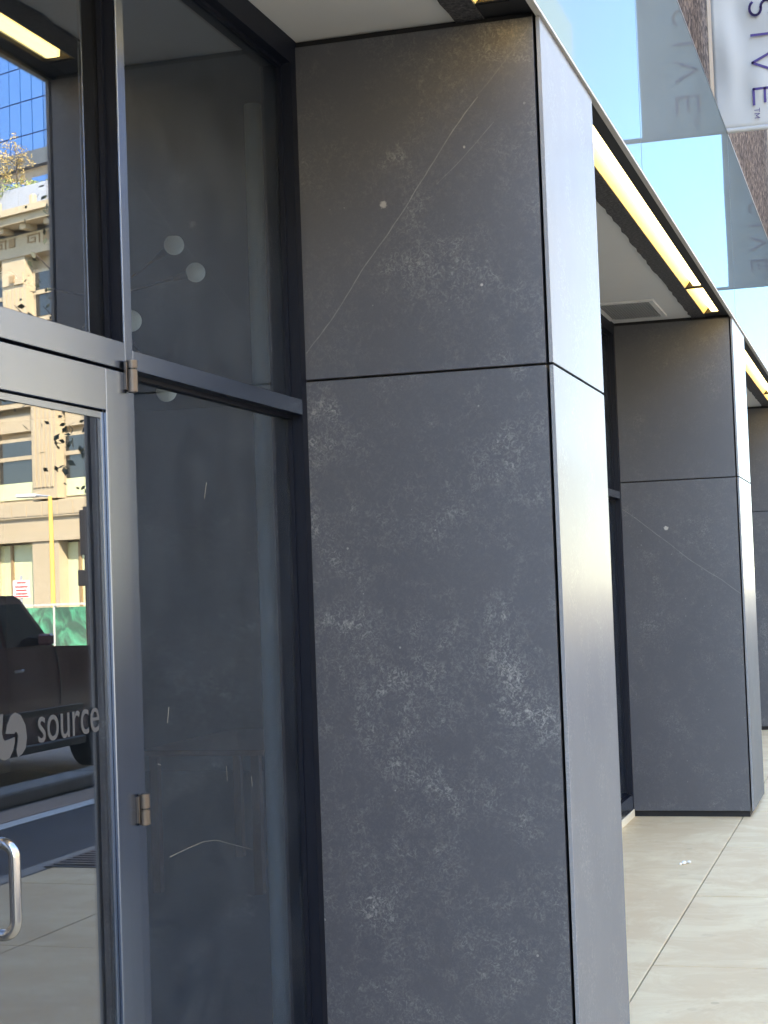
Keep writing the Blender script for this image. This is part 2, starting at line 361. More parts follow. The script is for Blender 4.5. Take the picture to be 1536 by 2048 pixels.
# ------------------------------------------------------------------ soffit, fascia, upper wall
YF = -.008; ZFT = 4.50
for k in range(1, 5):
    xa = X1+(k-2)*BAY+PW; xb = X1+(k-1)*BAY
    nm = {1: 'above the entrance door', 2: 'beyond the large pier', 3: 'beyond the second pier', 4: 'in the farthest bay'}[k]
    t = thing('soffit', f'white painted soffit panel with dark rough border {nm}', 'soffit', (xa, .5, ZC), 'soffits between the piers')
    B().box(xa-.02, xb+.02, .255, G+.30, ZC, ZC+.05).obj('panel', MAT['soffit'], t)
    rb = B(); n = 60; pts = []                              # ragged edge of the dark sprayed band
    random.seed(k+3)
    for i in range(n+1): pts.append((xa-.02+(xb-xa+.04)*i/n, .262+random.uniform(-.006, .006)))
    rb.prism(pts+[(xb+.02, .172), (xa-.02, .172)], 'z', ZC-.006, ZC+.05).obj('sprayed_band', MAT['rough_band'], t)
    B().box(xa-.02, xb+.02, .0125, .066, ZC-.004, ZC+.06).obj('edge_band', MAT['backing'], t)
    if k > 4: continue
    # recessed linear lamps: two lengths in each bay
    for (l0, l1), wd in (((xa+.12, xb-1.16), 'longer'), ((xb-1.10, xb-.12), 'shorter')):
        lt = thing('linear_lamp', f'lit warm linear lamp, {wd} length, in soffit {nm}', 'lamp', ((l0+l1)/2, .12, ZC), 'linear soffit lamps')
        B().box(l0-.01, l1+.01, .068, .170, ZC+.052, ZC+.075).obj('housing', MAT['reflector'], lt)
        B().prism([(.170, ZC-.004), (.166, ZC-.004), (.132, ZC+.045), (.170, ZC+.05)], 'x', l0, l1).obj('reflector', MAT['reflector'], lt)
        B().box(l0-.012, l0, .068, .170, ZC-.001, ZC+.052).obj('end_cap', MAT['backing'], lt)
        B().box(l1, l1+.012, .068, .170, ZC-.001, ZC+.052).obj('end_cap', MAT['backing'], lt)
        B().box(l0+.002, l1-.002, .074, .120, ZC+.006, ZC+.05, .004, 2).obj('lens', MAT['lens'], lt)
    for a, b in ((xa-.02, xa+.10), (xb-.10, xb+.02)):
        B().box(a, b, .067, .171, ZC-.002, ZC+.06).obj('end_filler', MAT['backing'], t)
# vent grille in the second bay
vt = thing('vent_grille', 'grey slatted vent grille in the white soffit', 'vent', (10.7, .58, ZC), None)
vx0, vx1, vy0, vy1 = 10.40, 11.02, .43, .745
vq = plain('vent_grey', (.34, .34, .34), .5)
B().box(vx0, vx1, vy0, vy1, ZC-.004, ZC+.001).obj('backing', plain('vent_dark', (.08, .08, .085), .7), vt)
fr = B(); fr.box(vx0-.03, vx1+.03, vy0-.03, vy0, ZC-.012, ZC+.001); fr.box(vx0-.03, vx1+.03, vy1, vy1+.03, ZC-.012, ZC+.001)
fr.box(vx0-.03, vx0, vy0, vy1, ZC-.012, ZC+.001); fr.box(vx1, vx1+.03, vy0, vy1, ZC-.012, ZC+.001); fr.obj('frame', MAT['soffit'], vt)
for i in range(18):
    y = vy0+.008+i*(vy1-vy0-.012)/18
    B().box(vx0, vx1, y, y+.009, ZC-.011, ZC-.004).obj('slat', vq, vt)

FX = [7.04+4.36*k for k in range(-4, 14)]
ft = thing('glass_fascia', 'sky reflecting glass fascia band above the piers', 'fascia', (10, 0, ZS))
for a, b in zip(FX, FX[1:]):
    B().box(a+.007, b-.007, YF, YF+.02, ZS+.012, ZFT).obj('fascia_panel', MAT['fascia'], ft)
B().box(FX[0], FX[-1], YF+.021, .11, ZS+.03, ZFT-.01).obj('backing', MAT['backing'], ft)
B().box(FX[0], FX[-1], YF-.001, .012, ZS+.001, ZS+.011).obj('drip_edge', MAT['cap'], ft)
B().box(FX[0], FX[-1], YF-.001, .115, ZFT+.001, ZFT+.012).obj('top_cap', MAT['dark_metal'], ft)

HB = 14.
ub = thing('office_building', 'brown speckled granite wall of the building above the glass fascia', 'building', (10, 8, ZFT))
B().box(-22, 66, .15, 16, ZC+.06, HB).obj('wall_core', MAT['backing'], ub)
bx = [X1+PW/2+BAY*k for k in range(-4, 10)]
for i, x in enumerate(bx):
    B().box(x-.20+.27, x+.27+.26, .118, .149, ZFT+.013, HB).obj('stone_strip', MAT['tan_stone'], ub)
    if i+1 < len(bx):
        xa, xb = x+.53+.004, bx[i+1]+.07-.004
        z = ZFT+.013
        while z < HB-.1:
            z2 = min(HB, z+1.95)
            xm = (xa+xb)/2
            for c, d in ((xa, xm-.003), (xm+.003, xb)): B().box(c, d, .120, .149, z, z2-.006).obj('granite_panel', MAT['granite'], ub)
            z = z2

# ------------------------------------------------------------------ storefronts
def storefront(k):
    xa = X1+(k-2)*BAY+PW; xb = X1+(k-1)*BAY
    lab = {1: 'dark framed storefront glazing around the entrance door, reflecting the street',
           2: 'dark storefront glazing slit between the large and second piers', 3: 'storefront glazing hidden beyond the second pier'}[k]
    t = thing('storefront_window', lab, 'window', ((xa+xb)/2, .8, 0), 'storefront windows between the piers')
    A = MAT['alu']; F, D = G, G+.10; YG = .818
    def bar(name, x0, x1, z0, z1, cap=True):
        o = B().box(x0, x1, F+(.004 if cap else 0), D, z0, z1).obj(name, MAT['black_frame'], t)
        if cap: link('face_cap', B().box(x0+.0005, x1-.0005, F-.001, F+.0035, z0+.0005, z1-.0005, .0008).mesh('face_cap'), A, o, False)
        return o
    bar('jamb', xa-.01, xa+.045, .055, 3.18, False); bar('jamb', xb-.045, xb+.01, .055, 3.18, False)
    bar('head', xa-.01, xb+.01, 3.18, ZC-.002, False)
    B().box(xa, xb, F-.004, D+.01, 0.0, .05, .003).obj('sill', MAT['cream_col'] if k == 2 else MAT['kerb'], t)
    if k == 1: muls = [(1.15, 1.195), (2.64, 2.685), (3.634, 3.677)]
    else: muls = [(xa+(xb-xa)*f-.022, xa+(xb-xa)*f+.022) for f in (.333, .667)]
    for a, b in muls: bar('mullion', a, b, .055, 3.18)
    xs = [xa+.045]+[v for ab in muls for v in ab]+[xb-.045]
    for i in range(0, len(xs), 2):
        x0, x1 = xs[i], xs[i+1]
        if k == 1 and abs(x0-2.685) < .01:
            bar('transom_bar', x0, x1, 2.085, 2.150)
            lowers = [(2.150, 3.18)]
        else:
            bar('transom_bar', x0, x1, 2.090, 2.137); bar('bottom_rail', x0, x1, .052, .15)
            lowers = [(.15, 2.09), (2.137, 3.18)]
        for z0, z1 in lowers:
            B().box(x0, x1, YG, YG+.004, z0, z1).obj('glass_pane', MAT['glass_door' if len(lowers) == 1 else 'glass_fix'], t)
            st = B()
            for c in ((x0, x0+.011, z0, z1), (x1-.011, x1, z0, z1), (x0+.011, x1-.011, z0, z0+.011), (x0+.011, x1-.011, z1-.011, z1)):
                st.box(c[0], c[1], YG-.014, YG-.001, c[2], c[3])
            st.obj('glazing_bead', MAT['black_frame'], t)
    return t
for k in (1, 2, 3): storefront(k)

# scratches and scuffs in the fixed pane beside the door
def on_y(px, py_, Y):
    v = fw + (px-768)/FPX*r2 - (py_-1024)/FPX*u2; k = (Y+YC)/v.y; return Vector((0, -YC, HC))+v*k
SCR = plain('pale_scratch', (.17, .17, .155), .7, var=.5, scale=60)
win = [o for o in bpy.data.objects if o.name == 'storefront_window'][0]
for pts, wd in (([(340, 1714), (375, 1697), (408, 1683)], .0009), ([(408, 1683), (432, 1680), (470, 1690), (505, 1699)], .0005), ([(338, 1414), (335, 1446)], .0016), ([(503, 1553), (505, 1573)], .0018),
                ([(413, 965), (409, 997)], .0013), ([(453, 1532), (455, 1562)], .0008), ([(316, 1528), (322, 1530)], .0018), ([(545, 2030), (546, 2036)], .002)):
    b = B()
    P3 = [on_y(x, y, .8172) for x, y in pts]
    for a, c in zip(P3, P3[1:]):
        d = (c-a).normalized(); n_ = Vector((-d.z, 0, d.x))*wd
        b.prism([((a-n_).x, (a-n_).z), ((c-n_*.6).x, (c-n_*.6).z), ((c+n_*.6).x, (c+n_*.6).z), ((a+n_).x, (a+n_).z)], 'y', .8172, .8179)
    b.obj('scratch', SCR, win)

# ------------------------------------------------------------------ entrance door, hung a hair ajar
YD = .765
HX = 3.6255
dt = thing('entrance_door', 'glass entrance door with grey metal frame, steel pull and source lettering', 'door', (HX, YD+.02, 0), None)
A = MAT['alu']
DL, DR, DT, GT = 2.692, 3.6255, 2.077, 1.957
SR = 3.517; SL = 2.80
B().box(SR, DR, YD, YD+.045, .02, DT, .002).obj('hinge_stile', A, dt)
B().box(DL, SL, YD, YD+.045, .02, DT, .002).obj('lock_stile', A, dt)
B().box(SL, SR, YD, YD+.045, 1.979, DT, .0015).obj('top_rail', A, dt)
B().box(SL, SR, YD, YD+.045, .02, .25, .0015).obj('bottom_rail', A, dt)
YDG = YD+.012
bd = B(); bx_ = .014
for c in ((SR-bx_-.002, SR-.002, .26, 1.975), (SL+.002, SL+.002+bx_, .26, 1.975), (SL+bx_+.002, SR-bx_-.002, 1.975-bx_, 1.975), (SL+bx_+.002, SR-bx_-.002, .26, .26+bx_)):
    bd.box(c[0], c[1], YD+.008, YDG-.0005, c[2], c[3])
bd.obj('glazing_bead', A, dt)
bs = B()
for c in ((SR-.0025, SR, .25, 1.979), (SL, SL+.0025, .25, 1.979)): bs.box(c[0], c[1], YD+.0095, YD+.036, c[2], c[3])
for c in ((SR-.018, SR-.003, .26, 1.975), (SL+.003, SL+.018, .26, 1.975)): bs.box(c[0], c[1], YDG+.0046, YD+.044, c[2], c[3])
bs.obj('gasket', MAT['black'], dt)
B().box(SL+.01, SR-.01, YDG, YDG+.004, .262, 1.97).obj('glass_pane', MAT['glass_door'], dt)
for z0, z1, zs_ in ((2.032, 2.106, 2.086), (1.026, 1.096, 1.062)):
    hb = B().cyl((HX+.006, YD-.011, z0), (HX+.006, YD-.011, zs_-.002), .0135, n=24).obj('hinge', MAT['hinge'], dt, True)
    link('hinge_knuckle', B().cyl((HX+.006, YD-.011, zs_+.002), (HX+.006, YD-.011, z1), .0135, n=24).mesh('hinge_knuckle', True), MAT['hinge'], hb, False)
    link('hinge_pin', B().cyl((HX+.006, YD-.011, z0-.002), (HX+.006, YD-.011, z1+.001), .009, n=16).mesh('hinge_pin', True), MAT['black'], hb, False)
    link('hinge_leaf', B().box(HX-.012, HX+.004, YD-.006, YD+.001, z0+.004, z1-.004, .001).mesh('hinge_leaf'), MAT['hinge'], hb, False)
# pull handle: D-shaped bar standing off the lock side of the door
hp = []; hx = 2.93; y_in, y_out, zt, zb_ = YD+.018, YD-.068, 1.09, .915; rr = .028
hp.append((hx, y_in, zt))
for i in range(9): a = math.pi/2*i/8; hp.append((hx, y_out+rr-rr*math.sin(a), zt-rr+rr*math.cos(a)))
for i in range(9): a = math.pi/2*i/8; hp.append((hx, y_out+rr-rr*math.cos(a), zb_+rr-rr*math.sin(a)))
hp.append((hx, y_in, zb_))
B().tube(hp, .0115, 20).obj('pull_handle', MAT['steel'], dt, True)
B().cyl((3.0, YD-.004, 2.022), (3.0, YD+.001, 2.022), .008, n=16).obj('closer_bolt', MAT['steel'], dt, True)
# lettering on the glass
YL = YDG-.0025; sc_ = (YL+YC)/(.766+YC)
def mp(p): return (p[0]*sc_, HC+(p[1]-HC)*sc_)
lobeR = [(3.029, 1.29), (3.036, 1.307), (3.051, 1.324), (3.069, 1.329), (3.091, 1.322), (3.109, 1.301), (3.114, 1.275), (3.108, 1.255), (3.093, 1.244), (3.075, 1.239), (3.071, 1.254), (3.076, 1.268), (3.079, 1.281), (3.075, 1.288), (3.069, 1.291), (3.063, 1.287)]
lobeL = [(2.978, 1.322), (2.992, 1.328), (3.021, 1.33), (3.018, 1.308), (3.015, 1.293), (3.019, 1.281), (3.026, 1.276), (3.065, 1.28), (3.064, 1.269), (3.057, 1.255), (3.044, 1.242), (3.024, 1.238), (3.007, 1.242), (2.982, 1.263)]
for L in (lobeR, lobeL): B().prism([mp(p) for p in L], 'y', YL, YL+.0018).obj('logo_lobe', MAT['vinyl'], dt)
tc = bpy.data.curves.new('lettering', 'FONT'); tc.body = 'source'; tc.size = .1; tc.extrude = .0009; tc.space_character = 1.02
to = bpy.data.objects.new('tmp', tc); COL.objects.link(to)
bpy.context.view_layer.update()
me = bpy.data.meshes.new_from_object(to.evaluated_get(bpy.context.evaluated_depsgraph_get())); bpy.data.objects.remove(to)
vs = [v.co.copy() for v in me.vertices]; xa_, xb_ = min(v.x for v in vs), max(v.x for v in vs); ya_, yb_ = min(v.y for v in vs), max(v.y for v in vs)
(tx0, tz0), (tx1, tz1) = mp((3.160, 1.2585)), mp((3.436, 1.312))
for v, c in zip(me.vertices, vs):
    v.co = (tx0+(c.x-xa_)/(xb_-xa_)*(tx1-tx0), YL+c.z, tz0+(c.y-ya_)/(yb_-ya_)*(tz1-tz0))
link('lettering', me, MAT['vinyl'], dt)
DOOR_TILT = -.40
dt.rotation_euler = (0, 0, R(DOOR_TILT))

# ------------------------------------------------------------------ interior
rm = structure(B().box(-8, 40, .88, 7, -.1, .003).obj('interior_floor', MAT['floor_in']))
structure(B().box(-8, 40, 6.9, 7.1, 0, 3.4).obj('interior_back_wall', MAT['wall_in']))
structure(B().box(-8, 40, .88, 7, 3.22, 3.26).obj('interior_ceiling', MAT['wall_in']))
structure(B().box(-8.2, -8.001, .5, 7.1, -.1, 3.4).obj('interior_end_wall', MAT['wall_in'])); structure(B().box(40.001, 40.2, .5, 7.1, -.1, 3.4).obj('interior_end_wall', MAT['wall_in']))
structure(B().box(14, 14.2, 2.2, 6.9, 0, 3.22).obj('interior_partition', MAT['wall_in']))
tag(B().cyl((5.33, 1.07, 0), (5.33, 1.07, 3.2), .03, n=32).obj('pipe_column', MAT['cream_col'], None, True), 'slim cream pipe column just inside the dark glass', 'column')
ch = thing('chandelier', 'branching chandelier with milky globe bulbs behind the glass', 'lamp', (7.35, 2.62, 2.98))
hub = (7.35, 2.62, 2.98)
B().sph(hub, .05).obj('hub', MAT['dark_metal'], ch, True)
B().cyl(hub, (7.35, 2.62, 3.22), .008).obj('stem', MAT['dark_metal'], ch, True)
for gx, gz, gy in ((7.244, 3.183, 2.2), (7.492, 3.096, 2.2), (6.75, 2.757, 2.2), (7.108, 2.484, 2.2), (7.3, 3.1, 3.1), (7.5, 2.6, 3.05)):
    g_ = Vector((gx, gy, gz)); d_ = (g_-Vector(hub)).normalized()
    B().cyl(hub, g_-d_*.05, .006, n=10).obj('arm', MAT['dark_metal'], ch, True)
    B().cyl(g_-d_*.11, g_-d_*.04, .014, .02).obj('socket', MAT['dark_metal'], ch, True)
    B().sph(g_, .047, 28).obj('globe', MAT['globe'], ch, True)
tb = thing('table', 'brown wooden table inside behind the glass', 'table', (8.85, 2.5, 0))
B().box(8.2, 9.5, 2.2, 2.9, .72, .75, .005).obj('table_top', MAT['wood'], tb)
for x in (8.25, 9.42):
    for y in (2.25, 2.82): B().box(x, x+.045, y, y+.045, 0, .72).obj('leg', MAT['wood'], tb)

# ------------------------------------------------------------------ banners
def stroke(b, pts, w, x0, x1):
    """letter stroke in the banner plane (y,z)"""
    for (a, c) in zip(pts, pts[1:]):
        a, c = Vector(a), Vector(c); d = (c-a).normalized(); n = Vector((-d.y, d.x))*w/2
        e = d*w*.28
        b.prism([tuple(a-n-e), tuple(c-n+e), tuple(c+n+e), tuple(a+n-e)], 'x', x0, x1)
def banner(X, lab):
    t = thing('banner', lab, 'banner', (X, -.3, ZFT), 'white banners above the piers')
    yi, yo, z0, z1 = .068, -.58, 4.53, 6.9
    bm = bmesh.new(); nu, nv = 26, 60; gr = []
    def dx(y, z):
        u = (y-yo)/(yi-yo); v = z-z0
        return (.010*math.sin(5.2*u+3*v+1)+.012*math.sin(14*u-2.2*v)*math.exp(-((u-.82)/.16)**2)
                +.006*math.sin(11*v-9*u)+.010*math.exp(-v*3)*math.sin(17*u+7*v))*min(1, .25+v*3)
    for j in range(nv+1):
        z = z0+(z1-z0)*j/nv
        gr.append([bm.verts.new((X+dx(yo+(yi-yo)*i/nu, z), yo+(yi-yo)*i/nu, z)) for i in range(nu+1)])
    for a, b in zip(gr, gr[1:]):
        for i in range(nu): bm.faces.new((a[i], a[i+1], b[i+1], b[i]))
    bb = B(); bb.bm.free(); bb.bm = bm
    cl = bb.obj('cloth', MAT['banner'], t, True)
    sm = cl.modifiers.new('thickness', 'SOLIDIFY'); sm.thickness = .002
    B().cyl((X, .115, z0-.004), (X, -.86, z0-.004), .017, n=20).obj('bottom_hem', MAT['banner'], t, True)
    B().cyl((X, .115, z1), (X, -.78, z1), .016, n=16).obj('top_pole', MAT['cap'], t, True)
    for z in (z0-.004, z1): B().box(X-.05, X+.05, .104, .117, z-.06, z+.06, .004).obj('wall_bracket', MAT['cap'], t)
    # letters lie on their side: their top points away from the wall
    yb, h_ = -.19, .146
    def put(name, strokes, zc, w=.0165, hh=h_, ww=.105):
        b = B()
        for st in strokes: stroke(b, [(yb-p[1]*hh, zc-(p[0]-.5)*ww) for p in st], w, X-.0225, X-.0205)
        b.obj(name, MAT['ink'], t)
    put('letter', [[(0, 0), (0, 1)], [(0, 1), (1, 1)], [(0, .5), (.88, .5)], [(0, 0), (1, 0)]], 4.715+.015)
    put('letter', [[(0, 1), (.5, 0)], [(.5, 0), (1, 1)]], 4.945+.015, ww=.135)
    put('letter', [[(.5, 0), (.5, 1)]], 5.13+.015)
    sarc = [(.5+.5*math.cos(a), .74+.26*math.sin(a)) for a in [R(d) for d in range(25, 271, 20)]]
    sarc += [(.5+.5*math.cos(a), .24+.26*math.sin(a)) for a in [R(d) for d in range(90, -156, -20)]]
    put('letter', [sarc], 5.31+.015, ww=.095)
    put('small_mark', [[(0, 1), (1, 1)], [(.5, 0), (.5, 1)]], 4.628+.012, .004, .034, .026)
    put('small_mark', [[(0, 0), (0, 1)], [(0, 1), (.5, .3)], [(.5, .3), (1, 1)], [(1, 1), (1, 0)]], 4.590+.012, .004, .034, .028)
banner(11.454, 'white fabric banner with purple lettering hanging over the second pier')
banner(11.454+BAY, 'white lettered banner farther along, seen only mirrored in the fascia')
tag(B().sph((9.38, .235, .008), .018, 10, (1.6, .8, .5)).sph((9.41, .21, .007), .012, 8, (1.2, 1, .6)).sph((9.35, .25, .005), .008, 8).obj('litter', plain('white_paper', (.85, .84, .80), .8)), 'crumb of white litter on the pale concrete', 'litter')

# ================================================================== the street that the glass mirrors
cream = N('cream_terracotta'); p_ = cream.pos(); a_ = cream.noise(p_, .6, 4); b_ = cream.noise(p_, 7, 4)
cream.P(Base_Color=cream.mix(a_, (.42, .34, .22), (.50, .41, .28)), Roughness=.8); CR = cream.m
CR2 = plain('cream_terracotta_dark', (.30, .20, .10), .8)
WG = N('window_glass'); WG.P(Base_Color=(.02, .025, .028), Roughness=.05, IOR=1.6); WG = WG.m
BLIND = plain('pale_green_awning', (.58, .62, .38), .6, var=.1, scale=2)
# local frame of the old corner building: s along the facade, n out of it, z up
A0 = Vector((52.63, -26.24, 0)); sdir = Vector((-.3535, .9354, 0)); ndir = Vector((-.9354, -.3535, 0))
rotb = math.atan2(sdir.y, sdir.x)          # local +x = s ; local +y is then the inward/outward normal
cb = thing('cream_building', 'old cream terracotta corner building mirrored in the door glass', 'building', A0, None, rotb)
sgn = 1 if (Matrix.Rotation(rotb, 3, 'Z') @ Vector((0, 1, 0))).dot(ndir) > 0 else -1
def cbx(name, s0, s1, n0, n1, z0, z1, mat, bev=.0, par=None):
    y0, y1 = sorted((n0*sgn, n1*sgn)); return link(name, B().box(s0, s1, y0, y1, z0, z1, bev).mesh(name), mat, par or cb, False)
cbx('wall', -30, 14, -9, -.55, 0, 14.0, CR)
PB, PWD = 3.55, 1.25          # bay and pier width
for i in range(-8, 4):
    c = i*PB
    cbx('pier', c-PWD/2, c+PWD/2, -.55, 0, 5.1, 13.5, CR)
    for j in range(5):
        q0 = c-PWD/2+.10+j*.215
        cbx('flute', q0, q0+.13, 0, .045, 5.5, 12.4, CR)
    cbx('pier_cap', c-.55, c+.55, 0, .07, 12.55, 12.95, CR)
    cbx('rosette', c-.13, c+.13, .07, .12, 12.62, 12.88, CR2)
    cbx('pier_foot', c-PWD/2-.05, c+PWD/2+.05, -.55, .06, 0, 3.6, CR)
    w0, w1 = c+PWD/2+.16, c+PB-PWD/2-.16
    for zb2, zt2, zm in ((11.40, 12.92, 12.22), (8.62, 10.62, 9.85), (5.15, 7.22, 6.62)):
        wn = cbx('window', w0-.16, w1+.16, -.549, -.33, zb2-.10, zt2+.12, CR)
        cbx('pane', w0, w1, -.34, -.31, zb2, zt2, WG, 0, wn); cbx('meeting_rail', w0, w1, -.32, -.24, zm-.07, zm+.07, CR, 0, wn)
        cbx('sill', w0-.2, w1+.2, -.40, -.10, zb2-.22, zb2-.10, CR, 0, wn)
    cbx('window_blind', w0, w1, -.305, -.29, 5.15, 5.75, BLIND)
    cbx('spandrel', w0, w1, -.5, -.30, 7.55, 8.2, CR, .02)
    sh = cbx('shop_window', w0-.4, w1+.4, -.45, -.35, .5, 3.55, BLIND); cbx('mullion', w0+.5, w0+.62, -.36, -.28, .5, 3.55, CR2, 0, sh)
    cbx('stall_riser', w0-.4, w1+.4, -.5, -.25, 0, .5, CR)
    for j in range(2):                                    # greek key frieze
        k0 = c-.9+j*PB/2
        for (a, b, z0, z1) in ((0, .62, 14.12, 14.17), (0, .05, 13.88, 14.17), (0, .40, 13.88, 13.93), (.36, .41, 13.88, 14.05), (.18, .41, 14.02, 14.06), (.57, .62, 13.84, 14.17)):
            cbx('key_moulding', k0+a, k0+b, .06, .09, z0, z1, CR2)
        cbx('frieze_boss', k0+.8, k0+1.12, .06, .10, 13.86, 14.16, CR2)
    for j in range(3): cbx('bracket', c+j*PB/3-.16, c+j*PB/3+.16, .05, .55, 14.28, 14.46, CR)
    for j in range(2): cbx('cresting', c+j*PB/2-.12, c+j*PB/2+.12, .5, .7, 14.95, 15.35, CR, .05)
cbx('frieze', -30, 14, -.55, .06, 13.5, 14.25, CR); cbx('cornice', -30, 14, -.55, .75, 14.46, 14.72, CR); cbx('cornice_top', -30, 14, -.55, .92, 14.72, 14.95, CR)
cbx('band', -30, 14, -.55, .14, 4.45, 5.0, CR); cbx('band', -30, 14, -.55, .05, 3.98, 4.45, CR); cbx('band', -30, 14, -.55, .12, 3.62, 3.98, CR)
for i in range(-36, 16): cbx('band_block', i*.8+.03, i*.8+.77, .14, .165, 4.52, 4.95, CR)
cbx('parapet', -30, 14, -9, -.3, 14.0, 15.1, plain('grey_roof', (.22, .22, .24), .6))

# terrace building and blue glass tower behind it
def ray(px, py_, D, G_=.818):
    v = fw + (px-768)/FPX*r2 - (py_-1024)/FPX*u2; v = v/math.hypot(v.x, v.y)
    P = Vector((0, -YC, HC))+v*D; return Vector((P.x, 2*G_-P.y, P.z))
P_ = ray(40, 380, 95); TD = Vector((P_.x, P_.y, 0))
tt = thing('terrace_building', 'grey terraced building with roof planting behind the cream building', 'building', TD, None, rotb)
GW = plain('grey_panel', (.34, .36, .40), .5); 
BGL = N('blue_tower_glass'); BGL.P(Base_Color=(.03, .12, .35), Roughness=.06, IOR=2.2); BGL = BGL.m
def lbx(par, name, s0, s1, n0, n1, z0, z1, mat, bev=0):
    y0, y1 = sorted((n0*sgn, n1*sgn)); return link(name, B().box(s0, s1, y0, y1, z0, z1, bev).mesh(name), mat, par, False)
lbx(tt, 'wall', -40, 14, -14, 0, 0, 22.8, GW)
for i in range(-14, 6): lbx(tt, 'parapet_panel', i*2.2, i*2.2+2.17, -.1, .08, 22.8, 24.4, GW)
lbx(tt, 'upper_wall', -40, 14, -16, -5, 22.8, 28.2, plain('tan_upper', (.42, .33, .24), .7))
for i in range(-12, 6):
    wn = lbx(tt, 'window', i*2.4+.2, i*2.4+2.1, -4.99, -4.9, 24.6, 26.6, BGL)
lbx(tt, 'dark_band', -40, 14, -5, -4.5, 27.2, 28.1, plain('dark_band', (.08, .09, .10), .5))
def leaves(bm, c, rad, n, size, clumps=40):
    cen = []
    while len(cen) < clumps:
        v = Vector([random.uniform(-1, 1) for _ in range(3)])
        if .25 < v.length < .95: cen.append(v)
    for _ in range(n):
        v = random.choice(cen)+Vector([random.gauss(0, .11) for _ in range(3)]); p = Vector(c)+Vector((v.x*rad[0], v.y*rad[1], v.z*rad[2]))
        a = Vector([random.gauss(0, 1) for _ in range(3)]).normalized(); b = a.cross(Vector([random.gauss(0, 1) for _ in range(3)])).normalized()
        s_ = size*random.uniform(.6, 1.2)
        bm.faces.new([bm.verts.new(p+x) for x in (a*s_, b*s_*.45, -a*s_*.8, -b*s_*.45)])
def tree(loc, h, rad, n, size, mat, lab, trunk_r, bark):
    t = thing('tree', lab, 'tree', loc); L = Vector(loc)
    B().tube([L+Vector((0, 0, 0)), L+Vector((.04, .02, h*.35)), L+Vector((-.03, .05, h*.7)), L+Vector((0, 0, h*.95))], [trunk_r, trunk_r*.8, trunk_r*.5, trunk_r*.15], 10).obj('trunk', bark, t, True)
    lb = B()
    for i in range(16):
        z = h*random.uniform(.5, .85); a = random.uniform(0, 6.28)
        lb.tube([L+Vector((0, 0, z)), L+Vector((math.cos(a)*rad[0]*.5, math.sin(a)*rad[1]*.5, z+rad[2]*.2)), L+Vector((math.cos(a)*rad[0]*.72, math.sin(a)*rad[1]*.72, z+rad[2]*.42))], [trunk_r*.3, trunk_r*.18, trunk_r*.06], 6)
    lb.obj('limbs', bark, t, True)
    b = B(); leaves(b.bm, L+Vector((0, 0, h-rad[2]*.75)), rad, n, size); me = b.mesh('crown'); o = link('crown', me, mat, t); o['kind'] = 'stuff'
BARK = plain('bark', (.07, .05, .04), .9); LEAF = plain('green_leaf', (.05, .06, .03), .6, var=.4, scale=3); GOLD = plain('gold_leaf', (.46, .33, .12), .7, var=.3, scale=3)
P_ = ray(34, 362, 96.5); tree((P_.x, P_.y, 23.4), 4.0, (1., 1., 1.5), 900, .09, GOLD, 'small golden autumn tree on the roof terrace', .05, BARK)
for i, px_ in enumerate((-30, 10, 50, 90, 120)):
    P_ = ray(px_, 372, 96.2); b = B(); leaves(b.bm, (P_.x, P_.y, 24.6), (1.2, 1.2, .55), 350, .10)
    tag(b.obj('roof_shrub', plain('roof_shrub_leaf', (.28, .32, .10), .7, var=.3)), 'leafy shrub on the roof terrace, ' + ('first', 'second', 'third', 'fourth', 'fifth')[i] + ' from the left', 'shrub', 'roof terrace shrubs')
P_ = ray(40, 200, 170); TW = Vector((P_.x, P_.y, 0))
tw = thing('glass_tower', 'tall blue glass tower with dark grid lines, mirrored above the cream building', 'building', TW, None, rotb)
DKB = plain('dark_blue_mullion', (.02, .03, .14), .4)
lbx(tw, 'core', -40, 22, -30, -.2, 0, 110, DKB)
for i in range(-6, 4):
    for j in range(12, 24):
        lbx(tw, 'glass_panel', i*1.62+.07, i*1.62+1.55, -.19, -.05, j*3.4+.06, j*3.4+3.34, BGL)
lbx(tw, 'glass_wall', -40, -9.8, -.19, -.1, 0, 109, BGL); lbx(tw, 'glass_wall', 6.5, 22, -.19, -.1, 0, 109, BGL)
# pale tower far down the street
pt = thing('pale_tower', 'pale grey tower far down the street, mirrored in the fascia', 'building', (150, -31, 0))
PG = plain('pale_concrete_tower', (.55, .55, .54), .7)
B().box(150, 175, -62, -28.7, 0, 60).obj('wall', PG, pt)
for i in range(7):
    for j in range(14): B().box(149.9, 150.02, -60.5+i*4.4, -57.6+i*4.4, 3+j*4, 5.4+j*4).obj('window', WG, pt)

